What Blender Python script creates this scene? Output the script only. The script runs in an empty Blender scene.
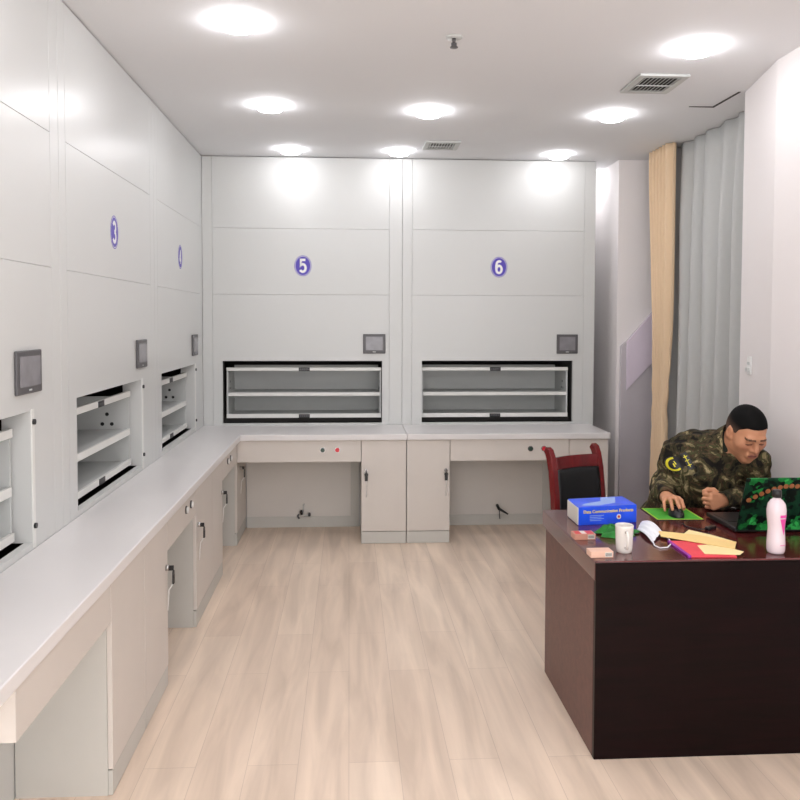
import bpy, bmesh, math, random
import numpy as np
from mathutils import Vector, Matrix
from mathutils.bvhtree import BVHTree
random.seed(7)
scene = bpy.context.scene
COL = scene.collection
PI = math.pi

# ------------------------------------------------------------------ camera
F_PX, PPX, PPY = 805.09, 398.0, 353.44
YAW, PITCH, ROLL, CAMZ = 0.0608, 0.0411, 0.0027, 1.62
cd = bpy.data.cameras.new('camera'); cam = bpy.data.objects.new('camera', cd); COL.objects.link(cam)
cd.sensor_width = 36; cd.lens = F_PX / 800 * 36
cd.shift_x = (400 - PPX) / 800; cd.shift_y = -(400 - PPY) / 800
f0 = Vector((math.sin(YAW), math.cos(YAW), 0)); r0 = Vector((math.cos(YAW), -math.sin(YAW), 0)); u0 = Vector((0, 0, 1))
fw = math.cos(PITCH) * f0 - math.sin(PITCH) * u0
up = math.sin(PITCH) * f0 + math.cos(PITCH) * u0
rt = math.cos(ROLL) * r0 + math.sin(ROLL) * up
up = -math.sin(ROLL) * r0 + math.cos(ROLL) * up
M = Matrix((rt, up, -fw)).transposed().to_4x4(); M.translation = (0, 0, CAMZ)
cam.matrix_world = M; cd.clip_start = 0.05
scene.camera = cam

# ------------------------------------------------------------------ materials
def lin(c):
    return tuple(((x / 255 / 12.92) if x / 255 <= 0.04045 else ((x / 255 + 0.055) / 1.055) ** 2.4) for x in c) + (1,)
def mat(name, rgb, rough=0.5, metal=0.0, spec=0.5, var=0.03, scale=6.0, coat=0.0, bump=0.0, bscale=80.0, emit=None, estr=0.0, alpha=1.0, trans=0.0):
    m = bpy.data.materials.new(name); m.use_nodes = True
    nt = m.node_tree; N = nt.nodes; L = nt.links; b = N['Principled BSDF']
    c = lin(rgb)
    tc = N.new('ShaderNodeTexCoord'); nz = N.new('ShaderNodeTexNoise'); nz.inputs['Scale'].default_value = scale; nz.inputs['Detail'].default_value = 3
    L.new(tc.outputs['Object'], nz.inputs['Vector'])
    rp = N.new('ShaderNodeValToRGB'); rp.color_ramp.elements[0].position = 0.3; rp.color_ramp.elements[1].position = 0.7
    rp.color_ramp.elements[0].color = tuple(max(0, x * (1 - var)) for x in c[:3]) + (1,)
    rp.color_ramp.elements[1].color = tuple(min(1, x * (1 + var)) for x in c[:3]) + (1,)
    L.new(nz.outputs['Fac'], rp.inputs['Fac']); L.new(rp.outputs['Color'], b.inputs['Base Color'])
    b.inputs['Roughness'].default_value = rough; b.inputs['Metallic'].default_value = metal
    b.inputs['Specular IOR Level'].default_value = spec; b.inputs['Coat Weight'].default_value = coat
    b.inputs['Coat Roughness'].default_value = 0.08
    b.inputs['Transmission Weight'].default_value = trans
    if alpha < 1: b.inputs['Alpha'].default_value = alpha
    if bump:
        n2 = N.new('ShaderNodeTexNoise'); n2.inputs['Scale'].default_value = bscale; n2.inputs['Detail'].default_value = 2
        L.new(tc.outputs['Object'], n2.inputs['Vector'])
        bp = N.new('ShaderNodeBump'); bp.inputs['Strength'].default_value = bump; bp.inputs['Distance'].default_value = 0.01
        L.new(n2.outputs['Fac'], bp.inputs['Height']); L.new(bp.outputs['Normal'], b.inputs['Normal'])
    if emit:
        b.inputs['Emission Color'].default_value = lin(emit); b.inputs['Emission Strength'].default_value = estr
    return m

def floor_mat():
    m = bpy.data.materials.new('oak_laminate'); m.use_nodes = True
    nt = m.node_tree; N = nt.nodes; L = nt.links; b = N['Principled BSDF']
    tc = N.new('ShaderNodeTexCoord'); mp = N.new('ShaderNodeMapping'); mp.inputs['Rotation'].default_value = (0, 0, PI / 2)
    L.new(tc.outputs['Object'], mp.inputs['Vector'])
    br = N.new('ShaderNodeTexBrick'); br.inputs['Scale'].default_value = 1
    br.inputs['Brick Width'].default_value = 1.22; br.inputs['Row Height'].default_value = 0.185; br.inputs['Mortar Size'].default_value = 0.0012
    br.offset = 0.37; br.inputs['Bias'].default_value = 0
    br.inputs['Color1'].default_value = lin((238, 219, 200)); br.inputs['Color2'].default_value = lin((230, 210, 191)); br.inputs['Mortar'].default_value = lin((210, 190, 172))
    L.new(mp.outputs['Vector'], br.inputs['Vector'])
    mp2 = N.new('ShaderNodeMapping'); mp2.inputs['Scale'].default_value = (9, 0.9, 1)
    L.new(tc.outputs['Object'], mp2.inputs['Vector'])
    nz = N.new('ShaderNodeTexNoise'); nz.inputs['Scale'].default_value = 1.3; nz.inputs['Detail'].default_value = 5; nz.inputs['Distortion'].default_value = 0.6
    L.new(mp2.outputs['Vector'], nz.inputs['Vector'])
    rp = N.new('ShaderNodeValToRGB'); rp.color_ramp.elements[0].position = 0.32; rp.color_ramp.elements[1].position = 0.68
    rp.color_ramp.elements[0].color = (0.80, 0.78, 0.76, 1); rp.color_ramp.elements[1].color = (1.06, 1.05, 1.04, 1)
    L.new(nz.outputs['Fac'], rp.inputs['Fac'])
    mx = N.new('ShaderNodeMix'); mx.data_type = 'RGBA'; mx.blend_type = 'MULTIPLY'; mx.inputs[0].default_value = 1
    L.new(br.outputs['Color'], mx.inputs[6]); L.new(rp.outputs['Color'], mx.inputs[7])
    L.new(mx.outputs[2], b.inputs['Base Color']); b.inputs['Roughness'].default_value = 0.38; b.inputs['Specular IOR Level'].default_value = 0.4
    return m

def wood_mat(name, c1, c2, rough=0.2, coat=0.3, scale=(1.5, 14, 14), spec=0.5):
    m = bpy.data.materials.new(name); m.use_nodes = True
    nt = m.node_tree; N = nt.nodes; L = nt.links; b = N['Principled BSDF']
    tc = N.new('ShaderNodeTexCoord'); mp = N.new('ShaderNodeMapping'); mp.inputs['Scale'].default_value = scale
    L.new(tc.outputs['Object'], mp.inputs['Vector'])
    nz = N.new('ShaderNodeTexNoise'); nz.inputs['Scale'].default_value = 2; nz.inputs['Detail'].default_value = 6; nz.inputs['Distortion'].default_value = 0.8
    L.new(mp.outputs['Vector'], nz.inputs['Vector'])
    rp = N.new('ShaderNodeValToRGB'); rp.color_ramp.elements[0].position = 0.3; rp.color_ramp.elements[1].position = 0.7
    rp.color_ramp.elements[0].color = lin(c1); rp.color_ramp.elements[1].color = lin(c2)
    L.new(nz.outputs['Fac'], rp.inputs['Fac']); L.new(rp.outputs['Color'], b.inputs['Base Color'])
    b.inputs['Roughness'].default_value = rough; b.inputs['Coat Weight'].default_value = coat; b.inputs['Coat Roughness'].default_value = 0.12; b.inputs['Specular IOR Level'].default_value = spec
    return m

def camo_mat(name, cols, scale, stops, rough=0.85, dist=1.2, voro=False):
    m = bpy.data.materials.new(name); m.use_nodes = True
    nt = m.node_tree; N = nt.nodes; L = nt.links; b = N['Principled BSDF']
    tc = N.new('ShaderNodeTexCoord')
    nz = N.new('ShaderNodeTexNoise'); nz.inputs['Scale'].default_value = scale; nz.inputs['Detail'].default_value = 3.5; nz.inputs['Roughness'].default_value = 0.62; nz.inputs['Distortion'].default_value = dist
    src = tc.outputs['Object']
    if voro:
        vo = N.new('ShaderNodeTexVoronoi'); vo.inputs['Scale'].default_value = scale * 5
        L.new(src, vo.inputs['Vector']); src = vo.outputs['Position']
    L.new(src, nz.inputs['Vector'])
    rp = N.new('ShaderNodeValToRGB'); cr = rp.color_ramp; cr.interpolation = 'CONSTANT'
    while len(cr.elements) < len(cols): cr.elements.new(0.5)
    for e, c, s in zip(cr.elements, cols, stops): e.position = s; e.color = lin(c)
    L.new(nz.outputs['Fac'], rp.inputs['Fac'])
    n3 = N.new('ShaderNodeTexNoise'); n3.inputs['Scale'].default_value = scale * 2.6; n3.inputs['Detail'].default_value = 3
    L.new(tc.outputs['Object'], n3.inputs['Vector'])
    r3 = N.new('ShaderNodeValToRGB'); r3.color_ramp.elements[0].position = 0.35; r3.color_ramp.elements[0].color = (0.45, 0.45, 0.45, 1)
    r3.color_ramp.elements[1].position = 0.62; r3.color_ramp.elements[1].color = (1.15, 1.15, 1.15, 1)
    L.new(n3.outputs['Fac'], r3.inputs['Fac'])
    mx = N.new('ShaderNodeMix'); mx.data_type = 'RGBA'; mx.blend_type = 'MULTIPLY'; mx.inputs[0].default_value = 0.8
    L.new(rp.outputs['Color'], mx.inputs[6]); L.new(r3.outputs['Color'], mx.inputs[7])
    L.new(mx.outputs[2], b.inputs['Base Color']); b.inputs['Roughness'].default_value = rough; b.inputs['Specular IOR Level'].default_value = 0.2
    return m

def attr_mat(name, rough=0.5, spec=0.4, sss=0.0):
    m = bpy.data.materials.new(name); m.use_nodes = True
    nt = m.node_tree; N = nt.nodes; L = nt.links; b = N['Principled BSDF']
    a = N.new('ShaderNodeAttribute'); a.attribute_name = 'Col'
    L.new(a.outputs['Color'], b.inputs['Base Color']); b.inputs['Roughness'].default_value = rough; b.inputs['Specular IOR Level'].default_value = spec
    return m

def curtain_mat(name, rgb, transl=0.3):
    m = bpy.data.materials.new(name); m.use_nodes = True
    nt = m.node_tree; N = nt.nodes; L = nt.links; b = N['Principled BSDF']; out = N['Material Output']
    tc = N.new('ShaderNodeTexCoord'); nz = N.new('ShaderNodeTexNoise'); nz.inputs['Scale'].default_value = 30
    L.new(tc.outputs['Object'], nz.inputs['Vector'])
    rp = N.new('ShaderNodeValToRGB'); c = lin(rgb)
    rp.color_ramp.elements[0].color = tuple(x * 0.95 for x in c[:3]) + (1,); rp.color_ramp.elements[1].color = c
    L.new(nz.outputs['Fac'], rp.inputs['Fac']); L.new(rp.outputs['Color'], b.inputs['Base Color'])
    b.inputs['Roughness'].default_value = 0.9; b.inputs['Specular IOR Level'].default_value = 0.1
    t = N.new('ShaderNodeBsdfTranslucent'); t.inputs['Color'].default_value = c
    mx = N.new('ShaderNodeMixShader'); mx.inputs[0].default_value = transl
    L.new(b.outputs[0], mx.inputs[1]); L.new(t.outputs[0], mx.inputs[2]); L.new(mx.outputs[0], out.inputs['Surface'])
    return m

MT = dict(
    panel=mat('grey_enamel_steel', (206, 207, 205), rough=0.3, spec=0.45, var=0.015, scale=1.2),
    seam=mat('dark_seam', (60, 60, 58), rough=0.8),
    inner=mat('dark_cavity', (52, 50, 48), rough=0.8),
    tray=mat('tray_grey_steel', (196, 198, 196), rough=0.5, var=0.02),
    rail=mat('tray_white_edge', (226, 226, 222), rough=0.4),
    laminate=mat('beige_grey_laminate', (211, 204, 197), rough=0.42, var=0.025, scale=3),
    lamside=mat('grey_laminate', (198, 196, 190), rough=0.5, var=0.02),
    knee=mat('kneehole_board', (216, 211, 205), rough=0.6, var=0.03, scale=2),
    top=mat('white_worktop', (224, 221, 220), rough=0.3, var=0.015, scale=2),
    wall=mat('white_paint', (232, 227, 226), rough=0.75, var=0.012, scale=1.5),
    wallg=mat('grey_paint', (196, 192, 190), rough=0.75, var=0.015),
    ceil=mat('ceiling_paint', (231, 232, 234), rough=0.85, var=0.012, scale=0.9),
    floor=floor_mat(),
    black=mat('black_plastic', (28, 28, 30), rough=0.35),
    dgrey=mat('dark_grey_plastic', (84, 82, 84), rough=0.4),
    screen=mat('touch_screen_glass', (132, 130, 134), rough=0.15, var=0.12, scale=18, spec=0.6),
    chrome=mat('brushed_chrome', (190, 190, 190), rough=0.25, metal=1.0),
    white=mat('white_plastic', (236, 236, 234), rough=0.4),
    purple=mat('violet_blue_enamel', (70, 50, 170), rough=0.35, var=0.04),
    lamp=mat('lamp_diffuser', (255, 255, 255), emit=(252, 251, 255), estr=38.0),
    lamp_dim=mat('lamp_diffuser_dim', (255, 255, 255), emit=(252, 251, 255), estr=22.0),
    red=mat('red_plastic', (215, 40, 55), rough=0.35),
    green_btn=mat('dark_green_plastic', (50, 72, 62), rough=0.35),
    mahogany=wood_mat('mahogany_top', (72, 22, 24), (98, 34, 34), rough=0.16, coat=0.5),
    mahog_lit=wood_mat('mahogany_lit_side', (88, 54, 48), (106, 68, 60), rough=0.42, coat=0.0), mahog_shaded=wood_mat('mahogany_shaded_front', (14, 5, 5), (24, 8, 9), rough=0.35, coat=0.0, spec=0.12),  # same wood: side painted lighter for reflected light, front near-black for its shade
    chairwood=wood_mat('cherry_chair_wood', (92, 16, 20), (124, 26, 30), rough=0.25, coat=0.4, scale=(10, 10, 2)),
    leather=mat('black_leather', (20, 20, 22), rough=0.42, bump=0.15, bscale=160),
    beige_cur=curtain_mat('beige_drape', (244, 218, 184), 0.15),
    sheer=curtain_mat('grey_sheer', (206, 207, 205), 0.2),
    lilac=mat('lilac_board', (220, 208, 222), rough=0.6),
    mauve=mat('mauve_grey_board', (192, 186, 191), rough=0.65),
    blue=mat('blue_card', (30, 84, 238), rough=0.3, var=0.12, scale=14),
    paleblue=mat('pale_blue_print', (150, 178, 236), rough=0.4),
    yellow=mat('yellow_print', (250, 226, 70), rough=0.5),
    cardwhite=mat('white_card', (226, 222, 214), rough=0.6),
    packred=mat('pack_red', (206, 28, 38), rough=0.35),
    packbrown=mat('pack_tan', (196, 142, 122), rough=0.4),
    packbeige=mat('pack_beige', (228, 186, 164), rough=0.4),
    ceramic=mat('white_ceramic', (232, 228, 222), rough=0.12, coat=0.5),
    cloth=mat('green_cloth', (44, 124, 52), rough=0.9, var=0.3, scale=40),
    maskw=mat('white_mask_fabric', (236, 238, 244), rough=0.85, bump=0.1),
    manila=mat('manila_paper', (244, 210, 140), rough=0.75, var=0.04),
    cream=mat('cream_paper', (246, 226, 168), rough=0.75, var=0.04),
    pinkred=mat('coral_red_paper', (232, 70, 84), rough=0.5, var=0.1),
    violet=mat('violet_edge', (150, 40, 160), rough=0.5),
    padgreen=mat('green_mouse_pad', (72, 168, 44), rough=0.8, var=0.14, scale=20),
    padedge=mat('yellow_green_border', (176, 214, 60), rough=0.8),
    bottle=mat('milky_pink_bottle', (226, 210, 216), rough=0.2, coat=0.3, var=0.02),
    pink=mat('pink_print', (224, 70, 160), rough=0.4),
    emblem=mat('yellow_thread', (222, 210, 50), rough=0.8),
    camo=camo_mat('woodland_camo', [(27, 23, 20), (56, 53, 36), (84, 66, 48), (66, 66, 42), (126, 114, 82), (172, 156, 118)], 12, [0.0, 0.42, 0.485, 0.525, 0.575, 0.64]),
    lapcamo=camo_mat('green_camo_skin', [(10, 18, 16), (18, 56, 38), (8, 16, 14), (30, 118, 56), (56, 176, 84)], 13, [0.0, 0.40, 0.47, 0.53, 0.60], rough=0.35, dist=0.4, voro=True),
    brown=mat('brown_bead_print', (150, 92, 54), rough=0.5, var=0.15, scale=60),
    tshirt=mat('dark_green_shirt', (28, 38, 28), rough=0.9),
    boot=mat('black_boot', (24, 22, 22), rough=0.5),
    skin=attr_mat('skin', 0.48, 0.35), hair=attr_mat('hair', 0.75, 0.12),
)

# ------------------------------------------------------------------ mesh helpers
def link(name, me, parent=None, loc=None):
    o = bpy.data.objects.new(name, me); COL.objects.link(o)
    if parent: o.parent = parent
    if loc: o.location = loc
    return o
class MB:
    def __init__(s): s.v = []; s.f = []; s.m = []; s.sm = []
    def add(s, vs, fs, mi=0, smooth=False):
        n = len(s.v); s.v += [tuple(v) for v in vs]
        for f in fs: s.f.append(tuple(i + n for i in f)); s.m.append(mi); s.sm.append(smooth)
        return s
    def box(s, x0, x1, y0, y1, z0, z1, mi=0, mx=None):
        vs = [Vector((x, y, z)) for z in (z0, z1) for y in (y0, y1) for x in (x0, x1)]
        if mx: vs = [mx @ v for v in vs]
        return s.add(vs, [(0, 2, 3, 1), (4, 5, 7, 6), (0, 1, 5, 4), (1, 3, 7, 5), (3, 2, 6, 7), (2, 0, 4, 6)], mi)
    def prism(s, poly, h0, h1, fn, mi=0, smooth=False):
        n = len(poly); vs = [fn(a, b, h0) for a, b in poly] + [fn(a, b, h1) for a, b in poly]
        s.add(vs, [tuple(range(n))[::-1], tuple(range(n, 2 * n))], mi)
        s.add(vs, [(i, (i + 1) % n, (i + 1) % n + n, i + n) for i in range(n)], mi, smooth)
        return s
    def cyl(s, a, b, r0, r1=None, n=20, mi=0, caps=True):
        a = Vector(a); b = Vector(b); r1 = r0 if r1 is None else r1
        d = (b - a).normalized(); p = d.orthogonal().normalized(); q = d.cross(p)
        ring = lambda c, r: [c + r * (math.cos(2 * PI * i / n) * p + math.sin(2 * PI * i / n) * q) for i in range(n)]
        vs = ring(a, r0) + ring(b, r1)
        s.add(vs, [(i, (i + 1) % n, (i + 1) % n + n, i + n) for i in range(n)], mi, True)
        if caps: s.add(vs, [tuple(range(n))[::-1], tuple(range(n, 2 * n))], mi)
        return s
    def tube(s, pts, r, n=8, mi=0):
        pts = [Vector(p) for p in pts]; rs = r if isinstance(r, (list, tuple)) else [r] * len(pts)
        vs = []; prev = None
        for i, p in enumerate(pts):
            t = (pts[min(i + 1, len(pts) - 1)] - pts[max(i - 1, 0)]).normalized()
            a = t.orthogonal().normalized() if prev is None else (prev - t * prev.dot(t)).normalized()
            prev = a; b = t.cross(a)
            vs += [p + rs[i] * (math.cos(2 * PI * k / n) * a + math.sin(2 * PI * k / n) * b) for k in range(n)]
        fs = [(i * n + k, i * n + (k + 1) % n, (i + 1) * n + (k + 1) % n, (i + 1) * n + k) for i in range(len(pts) - 1) for k in range(n)]
        s.add(vs, fs, mi, True); s.add(vs, [tuple(range(n))[::-1], tuple(range(len(vs) - n, len(vs)))], mi)
        return s
    def lathe(s, prof, c=(0, 0, 0), n=32, mi=0, closed=False):
        c = Vector(c); vs = []; k = len(prof)
        for i in range(n):
            a = 2 * PI * i / n; vs += [c + Vector((r * math.cos(a), r * math.sin(a), z)) for r, z in prof]
        fs = [(i * k + j, ((i + 1) % n) * k + j, ((i + 1) % n) * k + j + 1, i * k + j + 1) for i in range(n) for j in range(k - 1)]
        return s.add(vs, fs, mi, True)
    def grid(s, nu, nv, fn, mi=0, smooth=True):
        vs = [fn(i / nu, j / nv) for j in range(nv + 1) for i in range(nu + 1)]
        fs = [(j * (nu + 1) + i, j * (nu + 1) + i + 1, (j + 1) * (nu + 1) + i + 1, (j + 1) * (nu + 1) + i) for j in range(nv) for i in range(nu)]
        return s.add(vs, fs, mi, smooth)
    def build(s, name, mats, parent=None, bevel=0, seg=2, solid=0, sub=0):
        if not isinstance(mats, (list, tuple)): mats = [mats]
        me = bpy.data.meshes.new(name); me.from_pydata([tuple(v) for v in s.v], [], s.f)
        for m in mats: me.materials.append(MT[m] if isinstance(m, str) else m)
        me.polygons.foreach_set('material_index', s.m); me.polygons.foreach_set('use_smooth', s.sm)
        bm = bmesh.new(); bm.from_mesh(me); bmesh.ops.remove_doubles(bm, verts=bm.verts, dist=1e-6); bmesh.ops.recalc_face_normals(bm, faces=bm.faces); bm.to_mesh(me); bm.free()
        me.update(); o = link(name, me, parent)
        if solid:
            md = o.modifiers.new('solid', 'SOLIDIFY'); md.thickness = solid; md.offset = 0
        if sub:
            md = o.modifiers.new('sub', 'SUBSURF'); md.levels = sub; md.render_levels = sub
        if bevel:
            md = o.modifiers.new('bevel', 'BEVEL'); md.width = bevel; md.segments = seg; md.limit_method = 'ANGLE'; md.angle_limit = 0.6
        return o
def tag(o, label, cat, group=None):
    o['label'] = label; o['category'] = cat
    if group: o['group'] = group
    return o
def thing(name, label, cat, loc=(0, 0, 0), rz=0, group=None):
    o = link(name, None); o.empty_display_size = 0.1; o.location = loc; o.rotation_euler = (0, 0, rz)
    return tag(o, label, cat, group)
def struct(o): o['kind'] = 'structure'; return o
def copy_tree(o, parent=None):
    c = o.copy(); COL.objects.link(c)
    if parent: c.parent = parent
    for ch in list(o.children): copy_tree(ch, c)
    return c
def digit_mesh(ch, cx, cz, h, w, t):
    arc = lambda x, z, rx, rz, a0, a1, k=14: [(x + rx * math.cos(math.radians(a0 + (a1 - a0) * i / k)), z + rz * math.sin(math.radians(a0 + (a1 - a0) * i / k))) for i in range(k + 1)]
    P = {'2': [arc(0.5, 0.72, 0.42, 0.28, 170, -35) + [(0.08, 0.0), (0.95, 0.0)]],
         '3': [arc(0.45, 0.755, 0.40, 0.245, 155, -90), arc(0.45, 0.26, 0.45, 0.26, 90, -155)],
         '4': [[(0.70, 0.0), (0.70, 1.0)], [(0.66, 0.98), (0.06, 0.27)], [(0.0, 0.27), (0.98, 0.27)]],
         '5': [[(0.88, 1.0), (0.22, 1.0), (0.14, 0.52)] + arc(0.47, 0.32, 0.43, 0.32, 130, -150)],
         '6': [arc(0.52, 0.62, 0.42, 0.38, 50, 180) + [(0.10, 0.45), (0.10, 0.31)], arc(0.50, 0.31, 0.40, 0.31, 180, 540, 24)]}[ch]
    m = MB()
    for k, pl in enumerate(P):
        q = [(cx + (a_ - 0.5) * w, cz + (b_ - 0.5) * h) for a_, b_ in pl]
        n = len(q); Lp, Rp = [], []
        for i in range(n):
            d0_ = Vector(q[i]) - Vector(q[i - 1]) if i else Vector(q[1]) - Vector(q[0]); d1_ = Vector(q[i + 1]) - Vector(q[i]) if i < n - 1 else d0_
            d0_.normalize(); d1_.normalize(); tt = (d0_ + d1_)
            tt = tt.normalized() if tt.length > 1e-4 else d1_
            nn = Vector((-tt.y, tt.x)); sc = min(1.8, 1 / max(0.4, abs(nn.dot(Vector((-d1_.y, d1_.x))))))
            Lp.append(Vector(q[i]) + nn * t * sc); Rp.append(Vector(q[i]) - nn * t * sc)
        for i in range(n - 1):
            m.add([(p_[0], -0.0011 - 0.0001 * k, p_[1]) for p_ in (Lp[i], Rp[i], Rp[i + 1], Lp[i + 1])], [(0, 1, 2, 3)])
    return m
def text_mesh(txt, size, offset=0.0, extrude=0.0006):
    cu = bpy.data.curves.new('t', 'FONT'); cu.body = txt; cu.size = size; cu.align_x = 'CENTER'; cu.align_y = 'CENTER'; cu.offset = offset; cu.extrude = extrude
    o = bpy.data.objects.new('t', cu); COL.objects.link(o)
    dg = bpy.context.evaluated_depsgraph_get()
    me = bpy.data.meshes.new_from_object(o.evaluated_get(dg))
    bpy.data.objects.remove(o); bpy.data.curves.remove(cu)
    vs = np.array([v.co[:] for v in me.vertices]); c = (vs.min(0) + vs.max(0)) / 2
    for v in me.vertices: v.co.x -= c[0]; v.co.y -= c[1]
    me.materials.clear()
    return me

# ------------------------------------------------------------------ room
XL, YB, ZC, ZK = -1.128, 6.295, 2.878, 0.80
XF, YF = -0.772, 5.757
XW = 2.06
struct(MB().box(-1.95, 2.75, -1.2, 7.15, -0.05, 0).build('floor', 'floor'))
struct(MB().box(-1.95, 2.75, -1.2, 7.15, ZC, ZC + 0.06).build('ceiling', 'ceil'))
struct(MB().box(-1.95, -1.89, -1.2, 7.15, 0, ZC).build('wall_left', 'wall'))
struct(MB().box(-1.89, 2.75, 7.05, 7.15, 0, ZC).build('wall_back', 'wall'))
flat = lambda a, b, h: (a, b, h)
struct(MB().prism([(XW, -1.2), (XW, 3.82), (2.17, 4.35), (2.75, 4.35), (2.75, -1.2)], 0, ZC, flat).build('wall_right', 'wall'))
struct(MB().box(2.62, 2.75, 4.35, 6.24, 0, ZC).build('wall_window', 'wallg'))
struct(MB().box(2.11, 2.75, 6.24, 7.05, 0, ZC).build('wall_pillar', 'wall'))
# L-shaped open seam where the ceiling board ends by the curtain
struct(MB().prism([(1.99, 4.662), (2.128, 4.655), (2.133, 4.35), (2.145, 4.35), (2.142, 4.672), (1.99, 4.668)], ZC - 0.003, ZC + 0.001, flat).build('trim_1', 'seam'))
# board on the pillar: mauve panel with a lilac slanted band
pf = lambda a, b, h: (a, h, b)
bt = thing('wall_board', 'mauve board with slanted top and lilac band on the white pillar', 'board', (2.135, 6.24, 0))
bd = [(0, 0.05), (0.27, 0.05), (0.295, 1.74), (0.045, 1.46), (0.0, 1.42)]
MB().prism(bd, -0.03, 0, pf).build('backing_board', 'mauve', bt, bevel=0.004)
MB().prism([(0.045, 1.075), (0.282, 1.325), (0.29, 1.742), (0.043, 1.458)], -0.042, -0.0305, pf).build('slanted_band', 'lilac', bt, bevel=0.003)

# ------------------------------------------------------------------ carousel cabinets
W = 1.531
def make_unit(n, label, loc, rz, ox0, ox1, oz0, oz1, sx0, sx1, lx, side):
    t = thing('storage_carousel', label, 'cabinet', loc, rz, 'wall-high storage carousels with blue number discs')
    CW = W - 0.006 if n != 6 else W - 0.14
    # carcass (slabs), dark inside
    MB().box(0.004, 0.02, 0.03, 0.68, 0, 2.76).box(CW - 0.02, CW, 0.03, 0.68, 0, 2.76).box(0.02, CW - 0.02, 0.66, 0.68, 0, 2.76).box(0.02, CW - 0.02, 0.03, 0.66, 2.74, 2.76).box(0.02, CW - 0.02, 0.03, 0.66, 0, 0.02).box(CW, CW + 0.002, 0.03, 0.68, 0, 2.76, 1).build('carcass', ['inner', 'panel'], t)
    zs = [0.0, 1.817, 2.326, 2.872]; a, b = 0.077, W - 0.09; g = 0.0007
    lo = MB()
    lo.box(a + g, ox0, 0, 0.03, 0.0, zs[1] - g).box(ox1, b - g, 0, 0.03, 0, zs[1] - g).box(ox0, ox1, 0, 0.03, oz1, zs[1] - g).box(ox0, ox1, 0, 0.03, 0, oz0)
    lo.build('lower_panel', 'panel', t)
    MB().box(a + g, b - g, 0, 0.03, zs[1] + g, zs[2] - g).build('middle_panel', 'panel', t, bevel=0.001)
    MB().box(a + g, b - g, 0, 0.03, zs[2] + g, zs[3]).build('upper_panel', 'panel', t, bevel=0.0015)
    MB().box(0.001, a - g, 0, 0.03, 0, zs[3]).build('edge_strip', 'panel', t, bevel=0.0015)
    MB().box(b + g, W - 0.001 + (0.012 if n == 5 else 0), 0, 0.03, 0, zs[3]).build('edge_strip', 'panel', t, bevel=0.0015)
    # inside reveal of the opening
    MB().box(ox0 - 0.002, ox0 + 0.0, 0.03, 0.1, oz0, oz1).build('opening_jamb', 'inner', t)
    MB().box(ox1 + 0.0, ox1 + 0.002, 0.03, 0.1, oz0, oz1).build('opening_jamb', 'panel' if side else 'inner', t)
    # touch screen
    s = MB().box(sx0, sx1, -0.012, 0.0, 1.36, 1.512).build('touch_screen', 'dgrey', t, bevel=0.004)
    MB().box(sx0 + 0.022, sx1 - 0.022, -0.0135, -0.012, 1.386, 1.492).build('display', 'screen', s)
    MB().box((sx0 + sx1) / 2 - 0.012, (sx0 + sx1) / 2 + 0.012, -0.0135, -0.012, 1.370, 1.376).build('status_mark', 'tray', s)
    # number disc
    el = lambda rx, rz_, k=48: [(lx + rx * math.cos(2 * PI * i / k), 2.040 + rz_ * math.sin(2 * PI * i / k)) for i in range(k)]
    d = MB().prism(el(0.066, 0.080), -0.0004, 0, pf, 0).prism(el(0.061, 0.075), -0.0006, -0.0004, pf, 1).prism(el(0.058, 0.072), -0.0008, -0.0006, pf, 0).build('number_disc', ['purple', 'white'], t)
    digit_mesh(str(n), lx, 2.040, 0.092, 0.052, 0.0095).build('digit', 'white', d)
    # shelf carrier
    x0, x1 = (ox0 + 0.022, ox1 - 0.005) if n != 6 else (ox0 + 0.004, ox1 - 0.026)
    if side: x0, x1 = ox0 - 0.02, ox1 - 0.024
    h = oz1 - oz0; y0 = 0.06; y1 = 0.42
    zt1 = oz1 - 0.11 * h; zt0 = oz1 - 0.165 * h
    zm1 = oz0 + 0.485 * h; zm0 = oz0 + 0.43 * h
    zb1 = oz0 + 0.14 * h; zb0 = oz0 + 0.075 * h
    if side: zt0, zt1, zm0, zm1, zb0, zb1 = 1.205, 1.236, 0.999, 1.032, 0.836, 0.866
    c = MB().box(x0, x0 + 0.012, y0, y1, zb0, zt1 - 0.03).box(x1 - 0.012, x1, y0, y1, zb0, zt1 - 0.03).box(x0 + 0.012, x1 - 0.012, y1 - 0.01, y1, zb0, zt1)
    for e in (x0 + 0.0121, x1 - 0.0121):
        sg = 1 if e < (x0 + x1) / 2 else -1
        for dy, dz in ((0.115, 0.108), (0.09, 0.055), (0.14, 0.055)):
            c.cyl((e, y0 + dy, zm1 + dz - 0.03), (e + sg * 0.0012, y0 + dy, zm1 + dz - 0.03), 0.010, n=14, mi=1)
    cc = c.build('shelf_carrier', ['tray', 'black'], t)
    MB().box(x0, x1, y0 - 0.006, y1 - 0.01, zb0 + 0.01, zb1 - 0.012).box(x0, x1, y0 - 0.008, y0 + 0.006, zb0, zb1, 1).build('bottom_shelf', ['tray', 'rail'], cc)
    MB().box(x0 + 0.012, x1 - 0.012, y0 - 0.004, y1 - 0.01, zm0 + 0.008, zm1 - 0.004).box(x0 + 0.012, x1 - 0.012, y0 - 0.006, y0 + 0.006, zm0, zm1, 1).build('middle_shelf', ['tray', 'rail'], cc)
    MB().box(x0, x1, y0 - 0.008, y0 + 0.012, zt0, zt1).build('top_rail', 'rail', cc, bevel=0.002)
    xm = (x0 + x1) / 2
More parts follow.
